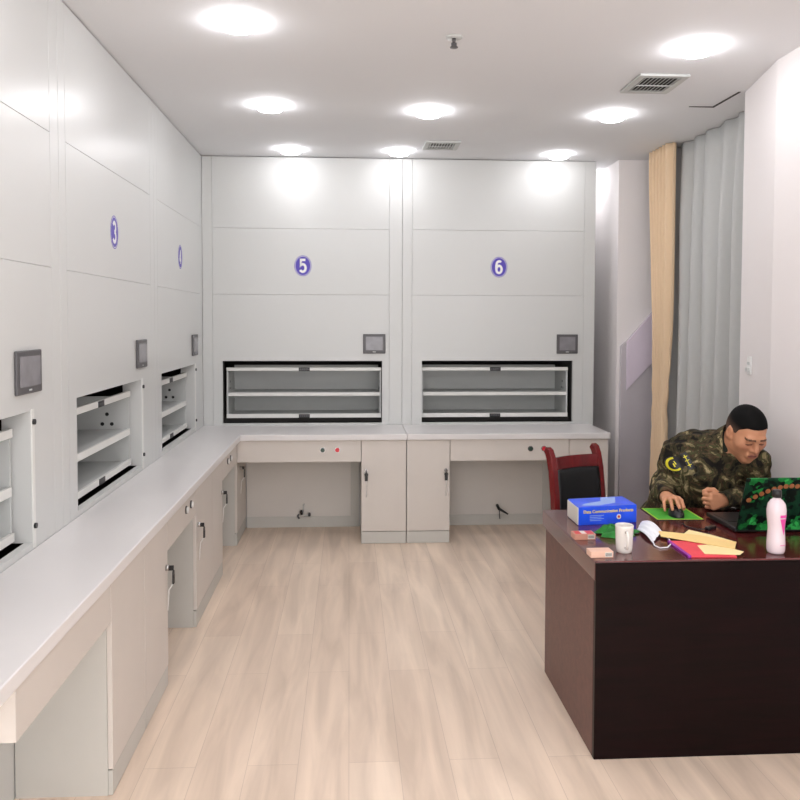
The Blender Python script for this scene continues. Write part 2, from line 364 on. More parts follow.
    for z in ((zt0 + zt1) / 2, (zb0 + zb1) / 2):
        pl = MB().box(xm - 0.043, xm + 0.043, y0 - 0.011, y0 - 0.008, z - 0.016, z + 0.013)
        for k in range(5): pl.box(xm - 0.034 + k * 0.0145, xm - 0.0235 + k * 0.0145, y0 - 0.0117, y0 - 0.011, z - 0.006, z + 0.005, 1)
        pl.build('rail_label', ['black', 'dgrey'], cc)
    # lower support seen in the dark slot, closing slat of the carousel above
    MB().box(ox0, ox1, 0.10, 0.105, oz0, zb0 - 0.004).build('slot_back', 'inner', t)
    if side:
        MB().box(ox1 + 0.004, ox1 + 0.026, -0.004, 0.0, oz0 - 0.02, oz1 + 0.005).build('jamb_strip', 'rail', t)
        for z in (oz0 + 0.06, oz1 - 0.04):
            MB().cyl((ox1 + 0.014, -0.004, z), (ox1 + 0.014, -0.012, z), 0.010, n=12).build('bolt', 'black', t)
    return t
make_unit(5, 'grey wall-high storage carousel carrying the blue number 5 disc', (XL, YB, 0), 0, 0.150, 1.387, 0.815, 1.302, 1.237, 1.413, 0.771, False)
make_unit(6, 'grey wall-high storage carousel carrying the blue number 6 disc', (XL + W + 0.012, YB, 0), 0, 0.156, 1.362, 0.815, 1.303, 1.227, 1.397, 0.762, False)
Y4, Y3, Y2 = YB - 1.531, YB - 2 * 1.531, YB - 3 * 1.531
L90 = PI / 2
make_unit(4, 'grey storage carousel with the blue number 4 disc on the left wall by the corner', (XL, Y4, 0), L90, 0.155, 1.20, 0.822, 1.295, 1.09, 1.28, 0.725, True)
make_unit(3, 'grey storage carousel with the blue number 3 disc on the left wall', (XL, Y3, 0), L90, 0.170, 1.215, 0.822, 1.295, 1.105, 1.305, 0.740, True)
make_unit(2, 'grey storage carousel at left edge of the photo with dark touch screen and open shelf', (XL, Y2, 0), L90, 0.170, 1.215, 0.822, 1.295, 1.08, 1.30, 0.740, True)

# ------------------------------------------------------------------ worktops
XS = 0.4175
XR0 = 1.915
w1 = MB().prism([(XL + 0.002, 1.75), (XF, 1.75), (XF, YF), (XS - 0.001, YF), (XS - 0.001, YB - 0.002), (XL + 0.002, YB - 0.002)], 0.758, ZK, flat).build('worktop', 'top', bevel=0.004)
tag(w1, 'long white corner worktop running along the left wall and under carousel 5', 'worktop')
w2 = MB().prism([(XS + 0.001, YF), (XR0 - 0.012, YF), (XR0, YF + 0.012), (XR0, YB - 0.002), (XS + 0.001, YB - 0.002)], 0.758, ZK, flat).build('worktop', 'top', bevel=0.004)
tag(w2, 'short white worktop under carousel 6 with free right end', 'worktop')

# ------------------------------------------------------------------ base cabinets
def lock(parent, x, z, y):
    k = MB().cyl((x, y, z), (x, y - 0.014, z), 0.013, n=16).build('lock', 'chrome', parent)
    MB().box(x - 0.003, x + 0.003, y - 0.034, y - 0.014, z - 0.012, z + 0.010).cyl((x, y - 0.030, z - 0.024), (x, y - 0.036, z - 0.024), 0.014, n=14).box(x - 0.011, x + 0.011, y - 0.037, y - 0.029, z - 0.07, z - 0.03).build('key', 'black', k, bevel=0.001)
    MB().tube([(x + 0.001, y - 0.032, z - 0.068), (x + 0.004, y - 0.012, z - 0.10), (x + 0.003, y - 0.006, z - 0.19)], 0.003, n=6).build('key_tag', 'white', k)
def base_cabinet(label, loc, rz, w, d, lx, group='laminate base cabinets under the worktops'):
    """front at local y=0, body towards +y"""
    t = thing('base_cabinet', label, 'cabinet', loc, rz, group)
    MB().box(0.001, w - 0.001, 0.018, d, 0.0, 0.757).build('carcass', 'lamside', t, bevel=0.001)
    dr = MB().box(0.002, w - 0.002, 0.0, 0.0175, 0.092, 0.754).build('door', 'laminate', t, bevel=0.0015)
    MB().box(0.002, w - 0.002, 0.002, 0.0175, 0.002, 0.087).build('plinth', 'lamside', t, bevel=0.001)
    if lx is not None: lock(dr, lx, 0.535, 0.0)
    return t
YD = 5.778
base_cabinet('base cabinet under carousel 5 with lock on its left, left of the joined pair', (0.088, YD, 0), 0, 0.3265, YB - YD - 0.003, 0.036)
base_cabinet('base cabinet under carousel 6 with lock on its right, right of the joined pair', (0.4165, YD, 0), 0, 0.3155, YB - YD - 0.003, 0.285)
base_cabinet('base cabinet closing the right end of the worktop, behind the black chair', (1.610, YD, 0), 0, 0.293, YB - YD - 0.003, None)
XD = -0.800
dl = XD - XL - 0.003
base_cabinet('left wall base cabinet in the middle with chrome lock and key at its near side', (XD, 4.235, 0), L90, 0.50, dl, 0.05)
base_cabinet('left wall base cabinet with lock at its far edge before the last kneehole', (XD, 4.737, 0), L90, 0.38, dl, 0.345)
base_cabinet('left wall base cabinet nearest the viewer, without lock', (XD, 2.73, 0), L90, 0.44, dl, None)
base_cabinet('left wall base cabinet with key in its lock beside the near kneehole', (XD, 3.172, 0), L90, 0.40, dl, 0.365)
base_cabinet('corner base cabinet whose key hangs inside the kneehole under carousel 5', (XD, 5.772, 0), L90, 0.518, dl, 0.16)
def apron(label, loc, rz, w, bx, cols, d=0.30):
    t = thing('apron_rail', label, 'panel', loc, rz, 'apron boxes with buttons over the kneeholes')
    MB().box(0.001, w - 0.001, 0, d, 0.60, 0.757).build('apron_box', 'laminate', t, bevel=0.0015)
    for x, c in zip(bx, cols):
        b = MB().cyl((x, 0, 0.687), (x, -0.006, 0.687), 0.020, n=18).build('push_button', 'chrome' if c != 'white' else 'dgrey', t)
        MB().cyl((x, -0.006, 0.687), (x, -0.014, 0.687), 0.0155, n=18).build('button_cap', c, b, bevel=0.002)
    return t
apron('apron with dark and red buttons under carousel 5', (-0.799, YD, 0), 0, 0.886, (0.61, 0.715), ('green_btn', 'red'))
apron('apron with dark and red buttons under carousel 6, above the black chair', (0.733, YD, 0), 0, 0.876, (0.59, 0.69), ('green_btn', 'red'))
apron('left wall apron with two white switches over the middle kneehole', (XD, 3.575, 0), L90, 0.658, (0.40, 0.52), ('white', 'white'), 0.2)
apron('short left wall apron with two white switches next to the corner', (XD, 5.119, 0), L90, 0.651, (0.22, 0.34), ('white', 'white'), 0.2)
apron('left wall apron at the near end, cut by the photo edge', (XD, 1.95, 0), L90, 0.778, (), (), 0.2)
# backs of the kneeholes
def knee_back(label, loc, rz, w):
    t = thing('kneehole_back_panel', label, 'panel', loc, rz, 'back panels of the kneeholes')
    MB().box(0.002, w - 0.002, 0, 0.01, 0.0, 0.598).build('back_board', 'knee', t)
    MB().box(0.002, w - 0.002, -0.008, 0, 0.0, 0.085).build('skirting_strip', 'lamside', t, bevel=0.002)
    MB().box(w - 0.07, w - 0.004, -0.008, 0, 0.0855, 0.598).build('edge_post', 'lamside', t, bevel=0.002)
knee_back('grey back panel of the kneehole under carousel 5', (-0.797, YB - 0.014, 0), 0, 0.88)
knee_back('grey back panel of the kneehole under carousel 6', (0.735, YB - 0.014, 0), 0, 0.87)
# cable ends in the kneeholes
c1 = MB()
c1.tube([(-0.372, YB - 0.024, 0.125), (-0.372, YB - 0.05, 0.128), (-0.366, YB - 0.075, 0.118)], [0.014, 0.013, 0.010], mi=0)
c1.tube([(-0.392, YB - 0.024, 0.10), (-0.40, YB - 0.05, 0.095), (-0.385, YB - 0.06, 0.078)], 0.007, mi=1)
c1.tube([(-0.31, YB - 0.024, 0.105), (-0.308, YB - 0.06, 0.105)], 0.012, mi=0)
c1.tube([(-0.372, YB - 0.05, 0.11), (-0.34, YB - 0.055, 0.10), (-0.305, YB - 0.05, 0.105)], 0.006, mi=2)
c1.tube([(-0.36, YB - 0.05, 0.12), (-0.355, YB - 0.055, 0.175), (-0.35, YB - 0.026, 0.185)], 0.004, mi=2)
tag(c1.build('cable_end', ['black', 'dgrey', 'tray']), 'tangled dark cable ends low in the kneehole under carousel 5', 'cable')
c2 = MB()
c2.tube([(1.172, YB - 0.024, 0.160), (1.182, YB - 0.06, 0.135), (1.215, YB - 0.075, 0.118), (1.250, YB - 0.08, 0.098)], [0.012, 0.012, 0.009, 0.006])
c2.tube([(1.185, YB - 0.055, 0.13), (1.188, YB - 0.05, 0.07), (1.195, YB - 0.03, 0.05)], 0.004, mi=1)
tag(c2.build('cable_end', ['black', 'dgrey']), 'single slanting black cable stub in the kneehole under carousel 6', 'cable')

# ------------------------------------------------------------------ ceiling fixtures
def downlight():
    t = thing('downlight', '', 'ceiling light', (0, 0, ZC), 0, 'round recessed downlights')
    MB().lathe([(0.077, 0.0), (0.086, 0.0), (0.0865, -0.002), (0.077, -0.003), (0.077, 0.0)], n=36).build('trim_ring', 'white', t)
    MB().lathe([(0.0765, -0.001), (0.0755, -0.020), (0.066, -0.031), (0.04, -0.037), (0.0, -0.039)], n=32).build('diffuser', 'lamp', t)
    return t
LP = [(-0.47, 3.49, 'downlight nearest the viewer on the left, beside the top edge'), (1.594, 3.665, 'large bright downlight nearest the viewer on the right'),
      (-0.462, 4.806, 'downlight in the middle row, leftmost'), (0.479, 4.874, 'downlight in the middle row above the gap between 5 and 6'), (1.604, 4.888, 'downlight in the middle row, rightmost, before the vent'),
      (-0.43, 6.02, 'downlight close to the wall above carousel 5'), (0.37, 6.02, 'downlight close to the wall between carousels 5 and 6'), (1.58, 6.05, 'downlight close to the wall above the right end of carousel 6'),
      (1.93, 6.72, 'unseen downlight added to light the gap between carousel 6 and the pillar'),  # unseen lamp, added to brighten the pillar's side face in the gap
      (-0.47, 2.2, 'downlight of the row over the viewer, left'), (0.5, 2.2, 'downlight of the row over the viewer, middle'), (1.59, 2.2, 'downlight of the row over the viewer, right'),
      (-0.47, 0.7, 'downlight behind the viewer, left'), (0.5, 0.7, 'downlight behind the viewer, middle'), (1.59, 0.7, 'downlight behind the viewer, right')]
d0 = downlight(); d1 = downlight(); [c_ for c_ in d1.children if c_.name.startswith('diffuser')][0].data.materials[0] = MT['lamp_dim']
for i, (x, y, lb) in enumerate(LP):
    o = d0 if i == 0 else d1 if i == 5 else copy_tree(d1 if i in (6, 7, 8) else d0)
    o.location = (x, y, ZC); o['label'] = lb
def vent(label, loc, w, d):
    t = thing('ceiling_vent', label, 'vent', loc, 0, 'square ceiling vents')
    MB().box(-w / 2 + 0.01, w / 2 - 0.01, -d / 2 + 0.01, d / 2 - 0.01, -0.002, 0).build('backing', 'inner', t)
    fr = 0.034
    MB().box(-w / 2, w / 2, -d / 2, -d / 2 + fr, -0.012, 0).box(-w / 2, w / 2, d / 2 - fr, d / 2, -0.012, 0).box(-w / 2, -w / 2 + fr, -d / 2 + fr, d / 2 - fr, -0.012, 0).box(w / 2 - fr, w / 2, -d / 2 + fr, d / 2 - fr, -0.012, 0).build('frame', 'tray', t, bevel=0.002)
    n = 9
    for k in range(n):
        x = -w / 2 + fr + (k + 0.5) * (w - 2 * fr) / n
        mx = Matrix.Translation((x, 0, -0.008)) @ Matrix.Rotation(-0.6, 4, 'Y')
        MB().box(-0.0085, 0.0085, -d / 2 + fr, d / 2 - fr, -0.0012, 0.0012, mx=mx).build('slat', 'tray', t)
    MB().box(-w / 2 + fr, w / 2 - fr, -0.006, 0.006, -0.016, -0.0125).build('cross_bar', 'tray', t)
vent('square louvred vent in the ceiling near the right curtain', (1.61, 4.225, ZC), 0.26, 0.32)
vent('square vent in the ceiling close above the carousel 6 front', (0.66, 5.80, ZC), 0.25, 0.26)
sp = thing('sprinkler_head', 'small metal sprinkler head in the middle of the ceiling', 'sprinkler', (0.465, 3.607, ZC))
MB().lathe([(0.0, 0.0), (0.038, 0.0), (0.036, -0.006), (0.012, -0.008), (0.0, -0.008)], n=20).build('escutcheon', 'tray', sp)
MB().cyl((0, 0, -0.008), (0, 0, -0.028), 0.009, 0.007, n=12).box(-0.012, 0.012, -0.002, 0.002, -0.045, -0.026).build('nozzle', 'dgrey', sp)
MB().lathe([(0.0, -0.045), (0.018, -0.045), (0.018, -0.048), (0.0, -0.048)], n=16).build('deflector', 'dgrey', sp)

# wall socket on the splayed wall
a = math.atan2(4.35 - 3.82, 2.17 - XW)
sk = thing('wall_socket', 'small white socket plate on the white wall behind the seated man', 'socket', (2.129, 4.153, 1.385), a); sk.scale = (0.8, 0.8, 0.8)
MB().box(-0.043, 0.043, 0.0005, 0.010, -0.06, 0.06).build('plate', 'white', sk, bevel=0.003)
MB().box(-0.024, 0.020, 0.010, 0.016, 0.006, 0.024).build('upper_slot', 'tray', sk, bevel=0.002)
MB().box(-0.026, 0.030, 0.010, 0.024, -0.042, -0.014).build('lower_plug', 'tray', sk, bevel=0.003)

# ------------------------------------------------------------------ curtains
def sheer(u, v):
    y = 4.40 + 1.56 * u; z = 0.03 + (ZC - 0.035) * v
    w = math.sin(u * 2 * PI * 7.4 + 0.5 * math.sin(u * 9)) * 0.055 + math.sin(u * 2 * PI * 15.5 + 1.0) * 0.012 * (0.4 + 0.6 * v)
    return (2.37 + w * (0.85 + 0.15 * math.sin(3 * v + u * 4)) * (1 if v < 0.8 else 1 - 2.6 * (v - 0.8)), y + 0.015 * math.sin(v * 4 + u * 20), z)
tag(MB().grid(160, 24, sheer).build('sheer_curtain', 'sheer', solid=0.002), 'grey sheer curtain in vertical folds at the window', 'curtain')
def drape(u, v):
    z = 0.03 + (ZC - 0.035) * v
    pin = math.exp(-((z - 0.98) / 0.42) ** 2)
    y0 = 5.575 + 0.055 * pin; wd = 0.275 + 0.125 * min(1, max(0, (z - 1.6) / 1.1)) - 0.05 * pin
    if z < 0.98: wd += 0.01 * (1 - pin)
    w = math.sin(u * 2 * PI * 6.5 + 0.5 * pin * math.sin(z * 6)) * (0.033 - 0.012 * pin)
    if pin > 0.2: w += 0.004 * math.sin(z * 30 + u * 9) * pin
    return (2.265 + w, y0 + wd * u, z)
tag(MB().grid(90, 60, drape).build('beige_curtain', 'beige_cur', solid=0.002), 'beige drape gathered between pillar and sheer curtain', 'curtain')

# ------------------------------------------------------------------ desk
dk = thing('office_desk', 'dark mahogany desk with glossy red-brown top in front of the seated man', 'desk', (0.89, 2.83, 0))
DT = 0.75; DX = 1.155; DY = 0.80
MB().box(0, DX, 0, DY, DT - 0.075, DT).build('desktop', 'mahogany', dk, bevel=0.006)
MB().box(0.012, 0.052, 0.055, DY - 0.02, 0.0, DT - 0.075).build('side_panel', 'mahog_lit', dk, bevel=0.002)
MB().box(DX - 0.05, DX - 0.01, 0.055, DY - 0.02, 0.0, DT - 0.075).build('side_panel', 'mahog_lit', dk, bevel=0.002)
MB().box(0, DX, -0.004, 0, DT - 0.073, DT - 0.005).build('front_edge_shade', 'mahog_shaded', dk)  # thin dark strip added to paint shade on the slab's front face
MB().box(0.012, DX - 0.01, 0.03, 0.0545, 0.0, DT - 0.075).build('front_panel', 'mahog_shaded', dk, bevel=0.002)

# ------------------------------------------------------------------ chair
ch = thing('conference_chair', 'cherry wood chair with black leather back pad, standing left behind the desk', 'chair', (1.392, 4.76, 0), 0.44)
def post(sx):
    pts = [(sx, -0.01, 0.0), (sx, -0.005, 0.22), (sx, 0.0, 0.43), (sx, 0.010, 0.57), (sx, 0.030, 0.72), (sx, 0.050, 0.80), (sx, 0.066, 0.832), (sx, 0.088, 0.848)]
    m = MB(); n = len(pts); wx = 0.020
    for i in range(n):
        x, y, z = pts[i]; j = min(i + 1, n - 1); k = max(i - 1, 0)
        t = Vector((0, pts[j][1] - pts[k][1], pts[j][2] - pts[k][2])).normalized(); q = Vector((0, t.z, -t.y)); d = 0.024 if i < n - 1 else 0.018
        for a_, b_ in ((-wx, -d), (wx, -d), (wx, d), (-wx, d)): m.v.append((x + a_, y + q.y * b_, z + q.z * b_))
    fs = [(i * 4 + k, i * 4 + (k + 1) % 4, (i + 1) * 4 + (k + 1) % 4, (i + 1) * 4 + k) for i in range(n - 1) for k in range(4)] + [(3, 2, 1, 0), (n * 4 - 4, n * 4 - 3, n * 4 - 2, n * 4 - 1)]
    m.f += fs; m.m += [0] * len(fs); m.sm += [False] * len(fs)
    return m
for sx in (-0.180, 0.180): post(sx).build('leg', 'chairwood', ch, bevel=0.006)
for sx in (-0.18, 0.18): MB().box(sx - 0.02, sx + 0.02, -0.44, -0.40, 0, 0.415).build('leg', 'chairwood', ch, bevel=0.005)
def backc(u, z): # curved back profile
    return 0.0 + max(0, (z - 0.44)) ** 1.5 * 0.19 + 0.028 * (1 - (2 * u - 1) ** 2)
m = MB().grid(14, 4, lambda u, v: (-0.164 + 0.328 * u, backc(u, 0.725 + 0.075 * v), 0.725 + 0.075 * v)); m.build('top_rail', 'chairwood', ch, solid=0.034, bevel=0.004)
MB().grid(14, 14, lambda u, v: (-0.163 + 0.326 * u, backc(u, 0.45 + 0.272 * v) - 0.010 - 0.012 * math.sin(PI * u) ** 0.5 * math.sin(PI * v) ** 0.5 if 0 < u < 1 and 0 < v < 1 else backc(u, 0.45 + 0.272 * v) - 0.006, 0.45 + 0.272 * v)).build('back_pad', 'leather', ch, solid=0.03)
MB().box(-0.205, 0.205, -0.45, -0.03, 0.43, 0.485).build('seat', 'leather', ch, bevel=0.02, seg=4)
MB().box(-0.185, 0.185, -0.42, -0.02, 0.375, 0.428).build('seat_frame', 'chairwood', ch, bevel=0.003)

# stool the man sits on
st = thing('stool', 'dark stool under the seated man, hidden behind the desk', 'stool', (1.57, 4.09, 0))
MB().lathe([(0, 0.385), (0.15, 0.385), (0.165, 0.37), (0.165, 0.355), (0.15, 0.345), (0, 0.345)], n=28).build('seat', 'leather', st)
for k in range(4):
    q = PI / 4 + k * PI / 2
    MB().cyl((0.11 * math.cos(q), 0.11 * math.sin(q), 0.345), (0.15 * math.cos(q), 0.15 * math.sin(q), 0), 0.016, 0.012, n=12).build('leg', 'chairwood', st)

# ------------------------------------------------------------------ things on the desk
T = DT
# blue carton
bx = thing('blue_carton', 'blue cardboard carton with yellow lettering lying on the desk', 'box', (0.970, 3.335, T), 0.16)
bw, bdp, bh = 0.274, 0.165, 0.078
MB().prism([(0.004, 0), (bw, 0), (bw + 0.02, bdp), (0.030, bdp)], 0, bh, flat, 0).prism([(0, 0.003), (0.0038, 0.001), (0.0295, bdp - 0.002), (0.026, bdp - 0.002)], 0.002, bh - 0.003, flat, 1).build('carton_body', ['blue', 'cardwhite'], bx, bevel=0.006, seg=3)
me = text_mesh('Data Communication Products', 0.0185, 0.0003, 0.0002); me.materials.append(MT['yellow']); me.transform(Matrix.Translation((0.142, -0.0008, 0.057)) @ Matrix.Rotation(PI / 2, 4, 'X'))
link('lettering', me, bx)
pr = MB()
for k in range(4): pr.box(0.055, 0.12 - 0.012 * (k % 2), -0.001, 0, 0.038 - k * 0.007, 0.0405 - k * 0.007)
pr.build('small_print', 'paleblue', bx)
el = [(0.19 + 0.010 * math.cos(2 * PI * i / 24), 0.03 + 0.011 * math.sin(2 * PI * i / 24)) for i in range(24)]
MB().prism(el, -0.0012, 0, pf).prism([(0.19 + (x - 0.19) * 0.5, 0.03 + (z - 0.03) * 0.5) for x, z in el], -0.0018, -0.0012, pf, 1).build('round_mark', ['cardwhite', 'packred'], bx)
MB().prism([(0.03, 0.03), (0.10, 0.015), (0.2, 0.05), (0.25, 0.15), (0.18, 0.155), (0.15, 0.09), (0.06, 0.06)], bh, bh + 0.0006, flat).build('top_print', 'paleblue', bx)
# cigarette packs
def pack(label, loc, rz, mats):
    t = thing('cigarette_pack', label, 'cigarette pack', loc, rz, 'small cigarette packs on the desk')
    MB().box(0, 0.085, 0, 0.055, 0, 0.023).build('pack_body', mats[0], t, bevel=0.0015)
    MB().box(0.006, 0.079, 0.006, 0.049, 0.023, 0.0236, 0).box(0.03, 0.05, 0.006, 0.049, 0.0236, 0.024, 1).build('top_print', [mats[1], mats[2]], t)
    b = MB().box(0.053, 0.080, -0.0006, 0, 0.003, 0.020, 0)
    for k in range(8): b.box(0.055 + k * 0.003, 0.0565 + k * 0.003, -0.001, -0.0006, 0.006, 0.018, 1)
    b.build('bar_code', ['cardwhite', 'black'], t)
pack('cigarette pack with red and white top by the blue carton', (0.895, 3.115, T), 0.02, ('packbrown', 'packred', 'cardwhite'))
pack('plain beige cigarette pack at the front left desk corner', (0.886, 2.872, T), 0.02, ('packbeige', 'packbeige', 'packbeige'))
# mug
mg = thing('mug', 'white ceramic mug on the front left of the desk', 'mug', (1.035, 2.945, T))
MB().lathe([(0.0, 0.0), (0.026, 0.0), (0.0285, 0.003), (0.031, 0.02), (0.0335, 0.095), (0.0345, 0.102), (0.0325, 0.104), (0.031, 0.098), (0.0285, 0.02), (0.022, 0.010), (0.0, 0.009)], n=36).build('cup', 'ceramic', mg)
hx = Vector((-0.10, -0.99, 0)).normalized()
MB().tube([hx * 0.030 + Vector((0, 0, 0.082)), hx * 0.05 + Vector((0, 0, 0.086)), hx * 0.060 + Vector((0, 0, 0.07)), hx * 0.060 + Vector((0, 0, 0.045)), hx * 0.048 + Vector((0, 0, 0.026)), hx * 0.028 + Vector((0, 0, 0.022))], [0.006, 0.0055, 0.005, 0.005, 0.0055, 0.006], n=10).build('handle', 'ceramic', mg)
# green cloth
def cl(u, v):
    q = 2 * PI * u; r = v * (0.066 + 0.013 * math.sin(3 * q + 1) + 0.010 * math.sin(7 * q))
    z = 0.036 * (1 - v ** 2.2) + 0.006 * math.sin(5 * q + v * 7) * v * (1 - v) * 3 + 0.004 * math.sin(14 * v + 2 * q)
    return (1.085 + r * math.cos(q) * 1.25, 3.19 + r * math.sin(q) * 0.95, T + 0.002 + max(0, z))
tag(MB().grid(60, 16, cl).build('crumpled_cloth', 'cloth'), 'crumpled green cloth behind the white mug', 'cloth')
# face mask
mk = thing('face_mask', 'white face mask with ear loop lying between carton and envelope', 'face mask', (1.238, 3.228, T))
qa, qb, qc, qd = Vector((0.028, 0.150)), Vector((0.045, -0.035)), Vector((-0.055, -0.185)), Vector((-0.045, 0.010))
def mkf(u, v):
    p = (qa * (1 - v) + qd * v) * (1 - u) + (qb * (1 - v) + qc * v) * u
    return (p.x, p.y, 0.004 + 0.020 * math.sin(PI * u) * (1 - 0.5 * v) + 0.0022 * math.sin(v * 2 * PI * 3.5) + 0.006 * math.sin(PI * v))
MB().grid(24, 28, mkf).build('mask_fabric', 'maskw', mk, solid=0.002)
MB().tube([(-0.05, -0.18, 0.006), (-0.06, -0.215, 0.004), (-0.052, -0.25, 0.0035), (-0.02, -0.245, 0.0035), (0.012, -0.20, 0.0035), (0.030, -0.14, 0.004), (0.038, -0.06, 0.006)], 0.0028, n=6).build('ear_loop', 'maskw', mk)
# papers
def sheet(name, label, poly, z0, z1, m, cat, bevel=0.0008):
    return tag(MB().prism(poly, T + z0, T + z1, flat).build(name, m, bevel=bevel), label, cat)
bk = thing('notebook', 'coral red notebook with violet spine under the envelopes', 'notebook', (0, 0, T))
MB().prism([(1.262, 3.062), (1.258, 2.858), (1.425, 2.848), (1.40, 3.05)], 0.0005, 0.0075, flat).build('cover', 'pinkred', bk, bevel=0.001)
MB().prism([(1.249, 3.062), (1.245, 2.856), (1.257, 2.856), (1.261, 3.062)], 0.0005, 0.0085, flat).build('spine', 'violet', bk, bevel=0.001)
sheet('paper_slip', 'pale yellow paper slip sticking out under the envelope at the desk front', [(1.335, 2.985), (1.315, 2.875), (1.44, 2.855), (1.475, 2.895), (1.41, 3.0)], 0.008, 0.0095, 'cream', 'paper')
sheet('folded_paper', 'cream folded paper lying behind the long manila envelope', [(1.32, 3.12), (1.41, 3.235), (1.47, 3.15), (1.52, 3.04), (1.44, 3.05)], 0.001, 0.004, 'cream', 'paper')
sheet('envelope', 'long manila envelope lying across the red notebook', [(1.262, 3.19), (1.243, 3.11), (1.455, 2.925), (1.505, 3.015), (1.40, 3.12)], 0.0100, 0.013, 'manila', 'envelope')
# mouse pad and mouse
mp_ = thing('mouse_pad', 'green mouse pad with yellow border under the right hand', 'mouse pad', (1.45, 3.51, T), -0.035)
MB().box(-0.105, 0.105, -0.108, 0.108, 0, 0.0035).build('base_layer', 'black', mp_, bevel=0.001)
MB().box(-0.102, 0.102, -0.105, 0.105, 0.0035, 0.0042).build('border', 'padedge', mp_)
MB().box(-0.096, 0.094, -0.099, 0.099, 0.0042, 0.0046).build('print', 'padgreen', mp_)
ms = thing('computer_mouse', 'black computer mouse held by the right hand on the green pad', 'mouse', (1.452, 3.468, T + 0.0046), 0.0)
def shell(u, v):
    q = 2 * PI * u; p = v * PI / 2
    x = 0.031 * math.cos(q) * (1 - 0.08 * math.sin(q)) * math.cos(p) ** 0.5; y = 0.052 * math.sin(q) * math.cos(p) ** 0.5
    return (x, y, 0.034 * math.sin(p) ** 0.8 * (1 + 0.1 * math.sin(q)))
MB().grid(36, 10, shell).build('mouse_shell', 'black', ms)
MB().cyl((-0.003, -0.030, 0.030), (0.003, -0.030, 0.030), 0.007, n=14).build('scroll_wheel', 'dgrey', ms)
# dongle
dg_ = thing('usb_dongle', 'small black plug with short cable on the desk before the laptop', 'plug', (1.51, 3.25, T), 0.6)
MB().box(-0.028, 0.028, -0.011, 0.011, 0, 0.014).build('plug_body', 'black', dg_, bevel=0.003)
MB().tube([(-0.028, 0, 0.007), (-0.06, 0.02, 0.004), (-0.05, 0.08, 0.003), (-0.02, 0.12, 0.003)], 0.003, n=6).build('cable', 'black', dg_)
# bottle
bo = thing('drink_bottle', 'milky pink drink bottle with black cap in front of the laptop', 'bottle', (1.60, 2.90, T))
MB().lathe([(0.0, 0.003), (0.020, 0.0), (0.029, 0.004), (0.0325, 0.014), (0.033, 0.04), (0.031, 0.075), (0.0295, 0.095), (0.031, 0.115), (0.0345, 0.145), (0.0350, 0.165), (0.031, 0.188), (0.021, 0.202), (0.0145, 0.207), (0.0145, 0.222)], n=40).build('bottle_body', 'bottle', bo)
MB().lathe([(0.0, 0.24), (0.014, 0.24), (0.0165, 0.237), (0.017, 0.212), (0.0, 0.212)], n=24).build('cap', 'black', bo)
def wrap(poly, dz=0, off=0.0006):
    out = []
    for a_, z in poly:
        r = float(np.interp(z, [0.014, 0.04, 0.075, 0.095, 0.115, 0.145, 0.165, 0.188], [0.0325, 0.033, 0.031, 0.0295, 0.031, 0.0345, 0.035, 0.031])) + off
        out.append((r * math.cos(a_), r * math.sin(a_), z))
    return out
lab = MB(); a0 = -PI / 2 - 0.45
def patch(zz, aL, aR, k=6):
    L_ = [(a0 + aL(z), z) for z in zz]; R_ = [(a0 + aR(z), z) for z in zz]
    for i in range(len(zz) - 1):
        for j in range(k):
            q = lambda i_, j_: (L_[i_][0] + (R_[i_][0] - L_[i_][0]) * j_ / k, zz[i_])
            lab.add(wrap([q(i, j), q(i, j + 1), q(i + 1, j + 1), q(i + 1, j)]), [(0, 1, 2, 3)])
patch([0.140, 0.145, 0.151], lambda z: 0.35, lambda z: 1.25)
patch([0.075, 0.09, 0.105, 0.12, 0.136], lambda z: 0.35 + (0.136 - z) * 9, lambda z: 1.3 - (0.136 - z) * 5)
patch([0.036, 0.0385], lambda z: 0.4, lambda z: 1.3)
lab.build('pink_label', 'pink', bo)
# laptop
lp = thing('laptop', 'open laptop with green camouflage lid and brown beaded arc on the desk', 'laptop', (1.583, 3.185, T))
LW = 0.375
MB().box(0, LW, 0.0, 0.272, 0.004, 0.022)  .build('base', 'black', lp, bevel=0.004)
MB().box(0.02, LW - 0.02, 0.10, 0.24, 0.022, 0.0235).build('keyboard', 'black', lp)
lm = Matrix.Translation((0, -0.002, 0.016)) @ Matrix.Rotation(math.atan2(0.085, 0.235), 4, 'X')
lid = MB().box(0, LW, -0.009, 0.0, 0, 0.245, mx=lm).build('lid', 'lapcamo', lp, bevel=0.003)
MB().box(0.012, LW - 0.012, 0.0002, 0.001, 0.015, 0.232, mx=lm).build('screen', 'black', lid)
arc = MB()
for k in range(15):
    q = k / 14; x = 0.025 + 0.33 * q; z = 0.145 + 0.085 * math.sin(PI * (0.08 + 0.84 * q)) - 0.02
    arc.cyl(lm @ Vector((x, -0.009, z)), lm @ Vector((x, -0.0102, z)), 0.0105, n=14)
arc.build('beaded_arc', 'brown', lid)

